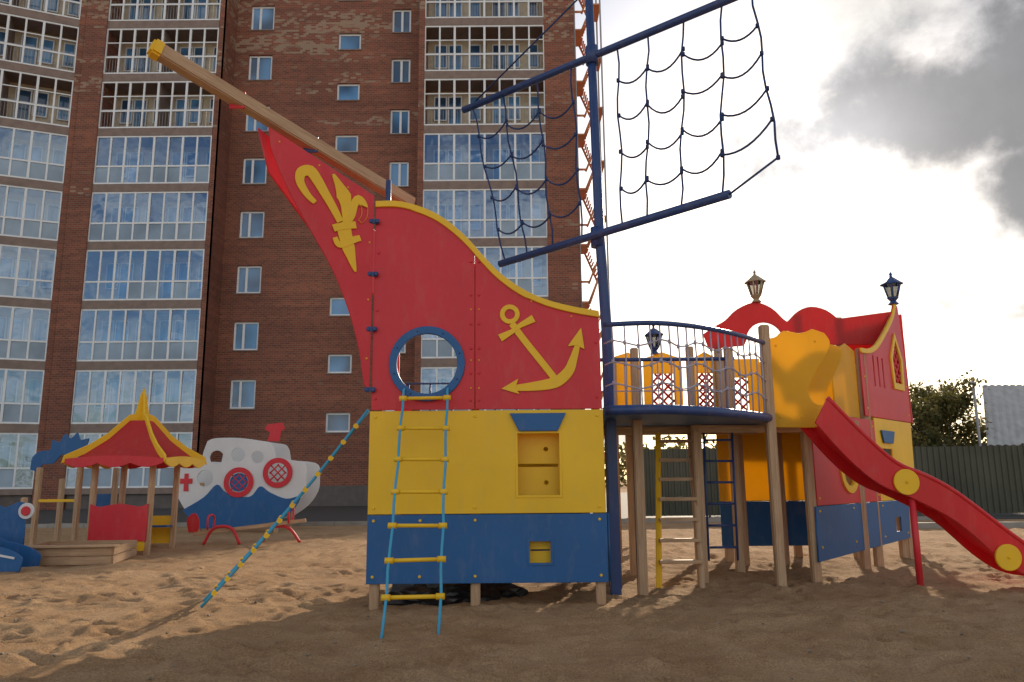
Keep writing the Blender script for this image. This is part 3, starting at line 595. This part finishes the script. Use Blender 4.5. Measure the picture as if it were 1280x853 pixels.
for (x,z) in ((4.32,1.14),(5.34,.33)): panel('slide_disc',circ(x,z,.14),Osl,D,YEL,ship,th=.03,off=.032); bolts('disc_bolt',[(x,z)],(0,8.57),D,YEL,ship,off=.01)
tube('slide_leg',[(4.40,8.66,-.05),(4.40,8.66,.98)],.035,RED,ship,10); tube('slide_leg',[(5.75,8.66,-.05),(5.75,8.66,.1),],.035,RED,ship,10)
e1=smooth([(3.08,2.84),(3.16,2.86),(3.26,2.93),(3.45,2.90),(3.60,2.95)],4)+smooth([(3.74,2.90),(3.80,2.78),(3.72,2.60),(3.58,2.40),(3.50,2.20),(3.56,2.06),(3.70,2.02),(3.78,1.93),(3.74,1.82),(3.62,1.77)],4)+[(3.08,1.78)]
panel('slide_entry_panel',e1,(0,9.05),D,YELT,ship)
e2=smooth([(3.76,2.78),(3.86,2.80),(3.96,2.84),(4.10,2.80),(4.12,2.68),(4.02,2.48),(3.92,2.3),(3.86,2.12),(3.95,2.0),(3.92,1.90),(3.72,1.88),(3.62,2.05),(3.64,2.3),(3.76,2.55),(3.76,2.78)],4)[:-1]
panel('slide_entry_panel_far',e2,(0,9.5),D,YELT,ship)
bolts('entry_bolts',[(3.15,2.75),(3.15,1.9),(3.62,2.8),(3.62,1.9),(3.4,1.9)],(0,9.05),D,YEL,ship)
A0,A1=(1.80,9.55,1.86),(1.62,8.9,.1); B0,B1=(2.19,9.55,1.86),(2.12,8.9,.1)
beam('ladder_stringer',A0,(1.62,8.95,-.03),.06,.11,YEL,ship); beam('ladder_stringer',B0,(2.10,8.95,-.03),.06,.11,WOOD,ship)
for i in range(7):
    t=.12+.13*i; beam('ladder_tread',lerp(A0,A1,t),lerp(B0,B1,t),.10,.04,WOOD,ship,bev=.005)
chl=[[(2.30,9.3,1.8),(2.28,9.3,.25)],[(2.64,9.3,1.8),(2.62,9.3,.25)]]
tube('chain_ladder',chl+[[(2.30,9.3,1.65-i*.25),(2.63,9.3,1.65-i*.25)] for i in range(6)],.014,STEELB,ship,8)
def lantern(x,y,z,s,mat,gm):
    e=empty('ornamental_lantern'); bm=bmesh.new()
    def fr(r0,r1,z0,z1): bmesh.ops.create_cone(bm,cap_ends=True,segments=6,radius1=r0*s,radius2=r1*s,depth=(z1-z0)*s,matrix=Matrix.Translation((x,y,z+(z0+z1)/2*s)))
    fr(.10,.05,0,.06); fr(.05,.10,.06,.12); fr(.10,.10,.12,.14); fr(.21,.19,.38,.41); fr(.18,.05,.41,.52); fr(.03,.02,.52,.58); fr(.035,.0,.58,.64)
    me=bpy.data.meshes.new('cap'); bm.to_mesh(me); bm.free(); link('cap_and_base',me,mat,e)
    tube('cage',[[(x+.09*s*math.cos(a),y+.09*s*math.sin(a),z+.14*s),(x+.16*s*math.cos(a),y+.16*s*math.sin(a),z+.38*s)] for a in [i*math.pi/3 for i in range(6)]],.016*s,mat,e,6)
    bm=bmesh.new(); bmesh.ops.create_cone(bm,cap_ends=True,segments=6,radius1=.085*s,radius2=.15*s,depth=.24*s,matrix=Matrix.Translation((x,y,z+.26*s))); me=bpy.data.meshes.new('glass'); bm.to_mesh(me); bm.free(); link('panes',me,gm,e)
LG=glassmat('lantern_glass',(.45,.45,.42),.25,.15)
TAN=plastic('tan_paint',(.42,.30,.17))
kx=3.62; lantern(3.65+.685*kx,9.4+.729*kx,3.92,.85,STEELB,LG); lantern(3.90,11.94,3.95,.85,TAN,LG); lantern(2.15,11.45,3.05,.75,STEELB,LG)
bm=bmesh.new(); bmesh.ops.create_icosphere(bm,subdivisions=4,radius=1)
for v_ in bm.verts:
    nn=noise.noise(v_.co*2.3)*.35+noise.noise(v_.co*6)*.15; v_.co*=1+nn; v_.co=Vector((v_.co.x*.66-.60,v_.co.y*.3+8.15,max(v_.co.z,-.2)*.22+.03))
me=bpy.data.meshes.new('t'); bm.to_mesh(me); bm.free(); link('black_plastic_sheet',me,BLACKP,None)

# ------------------------------------------------------------ left playground
hut=empty('pagoda_playhouse'); cx,cy=-6.8,14.1
hw=.50
for (sx,sy) in((-1,-1),(1,-1),(-1,1),(1,1)): post('post',cx+sx*hw,cy+sy*hw,1.62,hut,.09)
prof=[(.84,1.62),(.60,1.78),(.40,1.98),(.26,2.18),(.16,2.32)]
bm=bmesh.new()
for side in range(4):
    a=side*math.pi/2; R_=Matrix.Rotation(a,4,'Z')
    rows=[]
    for (r_,z) in prof:
        rows.append([bm.verts.new(Matrix.Translation((cx,cy,0))@(R_@Vector((t*r_*.97,-r_*.97,z-(.10*math.cos(t*math.pi*2.0)*.5+.03 if (r_>.8) else 0))))) for t in [k/6-1 for k in range(13)]])
    for A_,B_ in zip(rows,rows[1:]):
        for k in range(12): bm.faces.new((A_[k],A_[k+1],B_[k+1],B_[k]))
me=bpy.data.meshes.new('roof'); bm.to_mesh(me); bm.free(); link('roof_red',me,REDT,hut)
for a in(math.pi/4,3*math.pi/4):
    d=(math.cos(a),math.sin(a)); q=1.414
    o=[(p[0]*q,p[1]) for p in prof]; out=[(-1.26,1.54),(-1.22,1.68)]+[(-p[0]*.98,p[1]+.10) for p in o[1:]]+[(-.12,2.45),(-.05,2.8),(0,2.92),(.05,2.8),(.12,2.45)]+[(p[0]*.98,p[1]+.10) for p in o[:0:-1]]+[(1.22,1.68),(1.26,1.54)]
    inn=[(p[0],p[1]-.05) for p in o]+[(-p[0],p[1]-.05) for p in o[::-1]]
    panel('roof_rib',out+inn,(cx,cy),d,YEL,hut,th=.035)
for (o_,d_) in (((cx-.84,cy-.86),(1,0)),((cx-.84,cy+.86),(1,0)),((cx-.86,cy-.84),(0,1)),((cx+.86,cy-.84),(0,1))):
    w=1.68; low=[(w*i/24,1.54-.07*abs(math.sin(i/24*math.pi*3))) for i in range(25)]
    panel('eave_trim',low+[(w*(1-i/24),1.62+.05*math.sin(i/24*math.pi)) for i in range(25)],o_,d_,RED if d_==(1,0) else YEL,hut,th=.03)
panel('front_red_board',[(-.5,.22),(.5,.22),(.5,.85),(.35,.80),(0,.86),(-.35,.80),(-.5,.85)],(cx,cy-hw-.06),D,RED,hut); panel('front_yellow_board',rect(-.48,.06,.48,.2),(cx,cy-hw-.06),D,YEL,hut)
panel('back_yellow_board',rect(-.5,.1,.5,.6),(cx,cy+hw+.06),D,YEL,hut)
beam('seat',(cx-.5,cy+.35,.42),(cx+.5,cy+.35,.42),.25,.03,BLU,hut)
dr=empty('dragon_play_arch')
body=[(-1.62,1.42),(-1.60,1.62),(-1.48,1.72),(-1.32,1.74),(-1.30,1.90),(-1.18,1.86),(-1.10,2.0),(-1.0,1.92),(-.9,2.02),(-.84,1.90),(-.70,1.92),(-.72,1.80),(-.58,1.74),(-.60,1.62),(-.75,1.58),(-.88,1.66),(-1.0,1.62),(-1.12,1.66),(-1.25,1.52),(-1.42,1.50),(-1.5,1.40)]
panel('dragon_head',smooth([(a*1.12,(b_-1.6)*1.12+1.66) for a,b_ in body+[body[0]]],3)[:-1],(-7.0,14.2),D,BLU,dr)
for (x,y,z) in((-8.64,14.2,1.5),(-7.9,14.2,1.65),(-7.75,15.2,1.5),(-8.9,15.4,1.3)): post('post',x,y,z,dr,.09)
panel('blue_panel',rect(-.1,.2,.35,1.0),(-8.1,15.2),D,BLU,dr); beam('bar',(-8.64,14.2,.9),(-7.9,14.2,.9),.05,.05,YEL,dr)
sb=empty('wooden_sandbox')
for (a,b_) in (((-7.3,11.6),(-5.95,11.75)),((-5.95,11.75),(-6.3,13.2)),((-7.3,11.6),(-7.7,13.1)),((-7.7,13.1),(-6.3,13.2))):
    for z in(.08,.21): beam('board',(a[0],a[1],z),(b_[0],b_[1],z),.04,.115,WOOD,sb)
beam('seat_board',(-7.35,11.62,.29),(-5.9,11.77,.29),.22,.03,WOOD,sb)
bs=empty('blue_wave_play_panel')
w=smooth([(-1.2,0.02),(-1.2,.50),(-.75,.48),(-.55,.46),(-.42,.40),(-.25,.36),(-.05,.30),(.10,.2),(.08,.02)],4)
panel('front',w,(-6.85,10.9),D,BLU,bs); panel('back',w,(-6.9,11.4),D,BLU,bs); panel('white_stripe',ribbon(smooth([(-1.1,.42),(-.7,.38),(-.4,.28),(.0,.2)],4),.03),(-6.85,10.9),D,WHITE,bs,th=.01,off=.016,bev=.002)
panel('target_white',circ(-7.38,.80,.12),(0,11.9),D,WHITE,bs); panel('target_red',circ(-7.38,.80,.07),(0,11.9),D,RED,bs,off=.02); panel('blue_block',smooth([(-8.6,.3),(-8.6,.95),(-8.0,.98),(-7.75,.85),(-7.45,.92),(-7.4,.3)],3),(0,11.95),D,BLU,bs)
post('post',-7.5,12.02,1.0,bs,.08)
bt=empty('boat_play_panel'); OBt=(0,19.0)
hull=smooth([(-8.25,1.27),(-8.15,1.55),(-7.95,1.72),(-7.62,1.72)],3)+[(-7.58,1.95)]+smooth([(-7.50,2.2),(-7.30,2.27),(-6.71,2.27),(-6.2,2.2),(-5.95,2.15),(-5.85,2.0)],3)+smooth([(-5.8,1.74),(-5.4,1.72),(-5.08,1.63),(-5.03,1.3),(-5.06,.96),(-5.3,.6),(-5.73,.30)],3)+smooth([(-6.5,.18),(-7.56,.15),(-7.9,.5),(-8.2,.95)],3)
panel('white_hull',hull,OBt,D,WHITE,bt,th=.04,holes=[circ(-7.25,1.80,.17),circ(-6.73,1.86,.17),circ(-6.25,1.80,.15),circ(-6.67,1.2,.25),circ(-5.73,1.42,.25),circ(-7.5,1.3,.2)])
panel('blue_waves',smooth([(-8.0,.55),(-7.5,.85),(-7.2,1.15),(-6.95,.95),(-6.4,.85),(-6.15,1.1),(-5.9,.95),(-5.5,.80),(-5.15,.85),(-5.35,.50),(-5.75,.27),(-6.5,.14),(-7.55,.11)],4),OBt,D,BLU,bt,th=.02,off=.03,holes=[circ(-6.67,1.2,.22)])
for (x,z,r_,mt) in((-6.67,1.2,.36,RED),(-5.73,1.42,.36,RED)): panel('ring',circ(x,z,r_),OBt,D,mt,bt,th=.03,off=.05,holes=[circ(x,z,r_*.66)]); lattice(x-.2,x+.2,z-.2,z+.2,(0,18.97),D,RED,bt)
panel('anchor_sign',[(-8.1,1.3),(-8.0,1.3),(-8.0,1.42),(-7.9,1.42),(-7.9,1.3),(-7.8,1.3),(-7.8,1.18),(-7.9,1.18),(-7.88,1.0),(-8.0,1.0),(-8.0,1.18),(-8.1,1.18)],OBt,D,RED,bt,th=.02,off=.035)
panel('funnel',[(-6.12,2.2),(-5.8,2.2),(-5.78,2.45),(-5.68,2.5),(-5.75,2.66),(-6.12,2.62),(-6.2,2.5),(-6.05,2.42)],(0,19.25),D,RED,bt)
panel('far_hull',hull,(0,20.3),D,WHITE,bt,th=.03)
for x in(-7.6,-5.75):
    for y in(19.08,20.2): post('post',x,y,1.2,bt,.09)
beam('bench',(-7.3,19.6,.5),(-5.9,19.6,.5),.3,.04,YEL,bt)
ss=empty('seesaw')
tube('curved_frame',[smooth([(-6.0,15.3,.02),(-5.85,15.3,.3),(-5.65,15.3,.36),(-5.45,15.3,.3),(-5.3,15.3,.02)],4),smooth([(-4.95,15.55,.02),(-4.8,15.55,.28),(-4.6,15.55,.34),(-4.4,15.55,.28),(-4.2,15.55,.02)],4)],.03,RED,ss)
beam('beam',(-6.2,15.3,.22),(-4.1,15.55,.45),.07,.07,WOOD,ss); tube('handles',[smooth([(-5.9,15.2,.3),(-5.9,15.2,.55),(-5.9,15.5,.55),(-5.9,15.5,.3)],3),smooth([(-4.4,15.4,.4),(-4.4,15.4,.68),(-4.4,15.7,.68),(-4.4,15.7,.4)],3)],.02,RED,ss)
panel('seat_back',smooth([(-6.3,.25),(-6.35,.5),(-6.2,.62),(-6.1,.45),(-6.12,.25)],3),(0,15.3),D,RED,ss)

# ------------------------------------------------------------ camera
f=960.;th=math.radians(10.25)
cam=bpy.data.cameras.new('camera'); cam.sensor_width=36; cam.lens=f/1280*36; cam.clip_end=3000; cam.clip_start=.05
co=bpy.data.objects.new('camera',cam); COL.objects.link(co)
co.matrix_world=Matrix.Translation((0,0,1.2))@Matrix.Rotation(math.radians(90)+th,4,'X')@Matrix.Rotation(math.radians(-.5),4,'Z'); S.camera=co
# ------------------------------------------------------------ light
az=math.radians(20.9); el=math.radians(21.2); sd=Vector((math.sin(az)*math.cos(el),math.cos(az)*math.cos(el),math.sin(el)))
sun=bpy.data.lights.new('sun','SUN'); sun.energy=5.0; sun.angle=math.radians(1.2); sun.color=(1,.83,.62)
so=bpy.data.objects.new('sun',sun); COL.objects.link(so); so.rotation_euler=sd.to_track_quat('Z','Y').to_euler()
W=bpy.data.worlds.new('World'); S.world=W; W.use_nodes=True; nt=W.node_tree; nt.nodes.clear()
out=N(nt,'ShaderNodeOutputWorld'); bg=N(nt,'ShaderNodeBackground'); bg.inputs[1].default_value=.13
sky=N(nt,'ShaderNodeTexSky',sky_type='NISHITA'); sky.sun_disc=False; sky.sun_elevation=el; sky.sun_rotation=az; sky.dust_density=1.0
nt.links.new(sky.outputs[0],bg.inputs[0])
tc=N(nt,'ShaderNodeTexCoord'); nrm=N(nt,'ShaderNodeVectorMath',operation='NORMALIZE'); nt.links.new(tc.outputs['Generated'],nrm.inputs[0])
sp=N(nt,'ShaderNodeSeparateXYZ'); nt.links.new(nrm.outputs[0],sp.inputs[0])
def M_(op,a,b_,c_=None):
    n=N(nt,'ShaderNodeMath',operation=op)
    for i,x in enumerate((a,b_,c_)):
        if x is None: continue
        if isinstance(x,(int,float)): n.inputs[i].default_value=x
        else: nt.links.new(x,n.inputs[i])
    return n.outputs[0]
def MR(x,a,b_,c_,d_,sm=False):
    n=N(nt,'ShaderNodeMapRange'); nt.links.new(x,n.inputs[0])
    if sm: n.interpolation_type='SMOOTHSTEP'
    for i,vv in enumerate((a,b_,c_,d_)): n.inputs[i+1].default_value=vv
    return n.outputs[0]
zb=M_('ADD',M_('MAXIMUM',sp.outputs[2],0.),.18)
dv=N(nt,'ShaderNodeVectorMath',operation='DIVIDE'); cz=N(nt,'ShaderNodeCombineXYZ'); 
for i in range(3): nt.links.new(zb,cz.inputs[i])
nt.links.new(nrm.outputs[0],dv.inputs[0]); nt.links.new(cz.outputs[0],dv.inputs[1])
cn=N(nt,'ShaderNodeTexNoise'); cn.inputs['Scale'].default_value=1.3; cn.inputs['Detail'].default_value=7; cn.inputs['Roughness'].default_value=.58; cn.inputs['Distortion'].default_value=.3; nt.links.new(dv.outputs[0],cn.inputs[0])
cov=MR(cn.outputs[0],.42,.60,0,1)
dt=N(nt,'ShaderNodeVectorMath',operation='DOT_PRODUCT'); nt.links.new(nrm.outputs[0],dt.inputs[0]); dt.inputs[1].default_value=sd
dm=M_('MAXIMUM',dt.outputs['Value'],0.)
glow=M_('ADD',M_('MULTIPLY',M_('POWER',dm,10.),.28),M_('MULTIPLY',M_('POWER',dm,150.),2.0))
back=MR(dt.outputs['Value'],.3,-.8,0,.75)
def blob(c_,sc,w):
    sb_=N(nt,'ShaderNodeVectorMath',operation='SUBTRACT'); nt.links.new(nrm.outputs[0],sb_.inputs[0]); sb_.inputs[1].default_value=Vector(c_).normalized()
    ms=N(nt,'ShaderNodeVectorMath',operation='MULTIPLY'); nt.links.new(sb_.outputs[0],ms.inputs[0]); ms.inputs[1].default_value=sc
    ln=N(nt,'ShaderNodeVectorMath',operation='LENGTH'); nt.links.new(ms.outputs[0],ln.inputs[0])
    return MR(ln.outputs['Value'],0,1,w,0)
bk=M_('MAXIMUM',M_('MAXIMUM',blob((.51,.93,.46),(3.0,3.0,7.5),1.),blob((.68,.92,.52),(3.6,3.6,5.5),.95)),blob((.68,.95,.36),(5,5,7),.8))
dn=N(nt,'ShaderNodeTexNoise'); dn.inputs['Scale'].default_value=6; dn.inputs['Detail'].default_value=8; dn.inputs['Roughness'].default_value=.6; nt.links.new(nrm.outputs[0],dn.inputs[0])
ds=M_('ADD',M_('MULTIPLY_ADD',dn.outputs[0],1.3,-.65),bk)
dark=MR(ds,.14,.75,0,1,True)
hole_=M_('MULTIPLY',blob((.17,.91,.60),(4.0,4.0,5),1.),1.9)
cs=MR(cn.outputs[0],.45,.75,.82,.60)
dsh=M_('MULTIPLY_ADD',dn.outputs[0],-.9,1.42)
ct=M_('MULTIPLY',M_('ADD',M_('ADD',cs,glow),back),dsh)
cr_=M_('MULTIPLY',ct,MR(dark,0,1,1,.28))
cb_=N(nt,'ShaderNodeBackground'); nt.links.new(cr_,cb_.inputs[1])
cc=N(nt,'ShaderNodeMixRGB'); cc.inputs[1].default_value=(1,.955,.89,1); cc.inputs[2].default_value=(.95,.96,1,1); nt.links.new(dark,cc.inputs[0]); nt.links.new(cc.outputs[0],cb_.inputs[0])
cvs=M_('MULTIPLY',M_('MAXIMUM',M_('SUBTRACT',cov,hole_),dark),.94)
cl_=N(nt,'ShaderNodeClamp'); nt.links.new(cvs,cl_.inputs[0])
mx=N(nt,'ShaderNodeMixShader'); nt.links.new(cl_.outputs[0],mx.inputs[0]); nt.links.new(bg.outputs[0],mx.inputs[1]); nt.links.new(cb_.outputs[0],mx.inputs[2]); nt.links.new(mx.outputs[0],out.inputs[0])
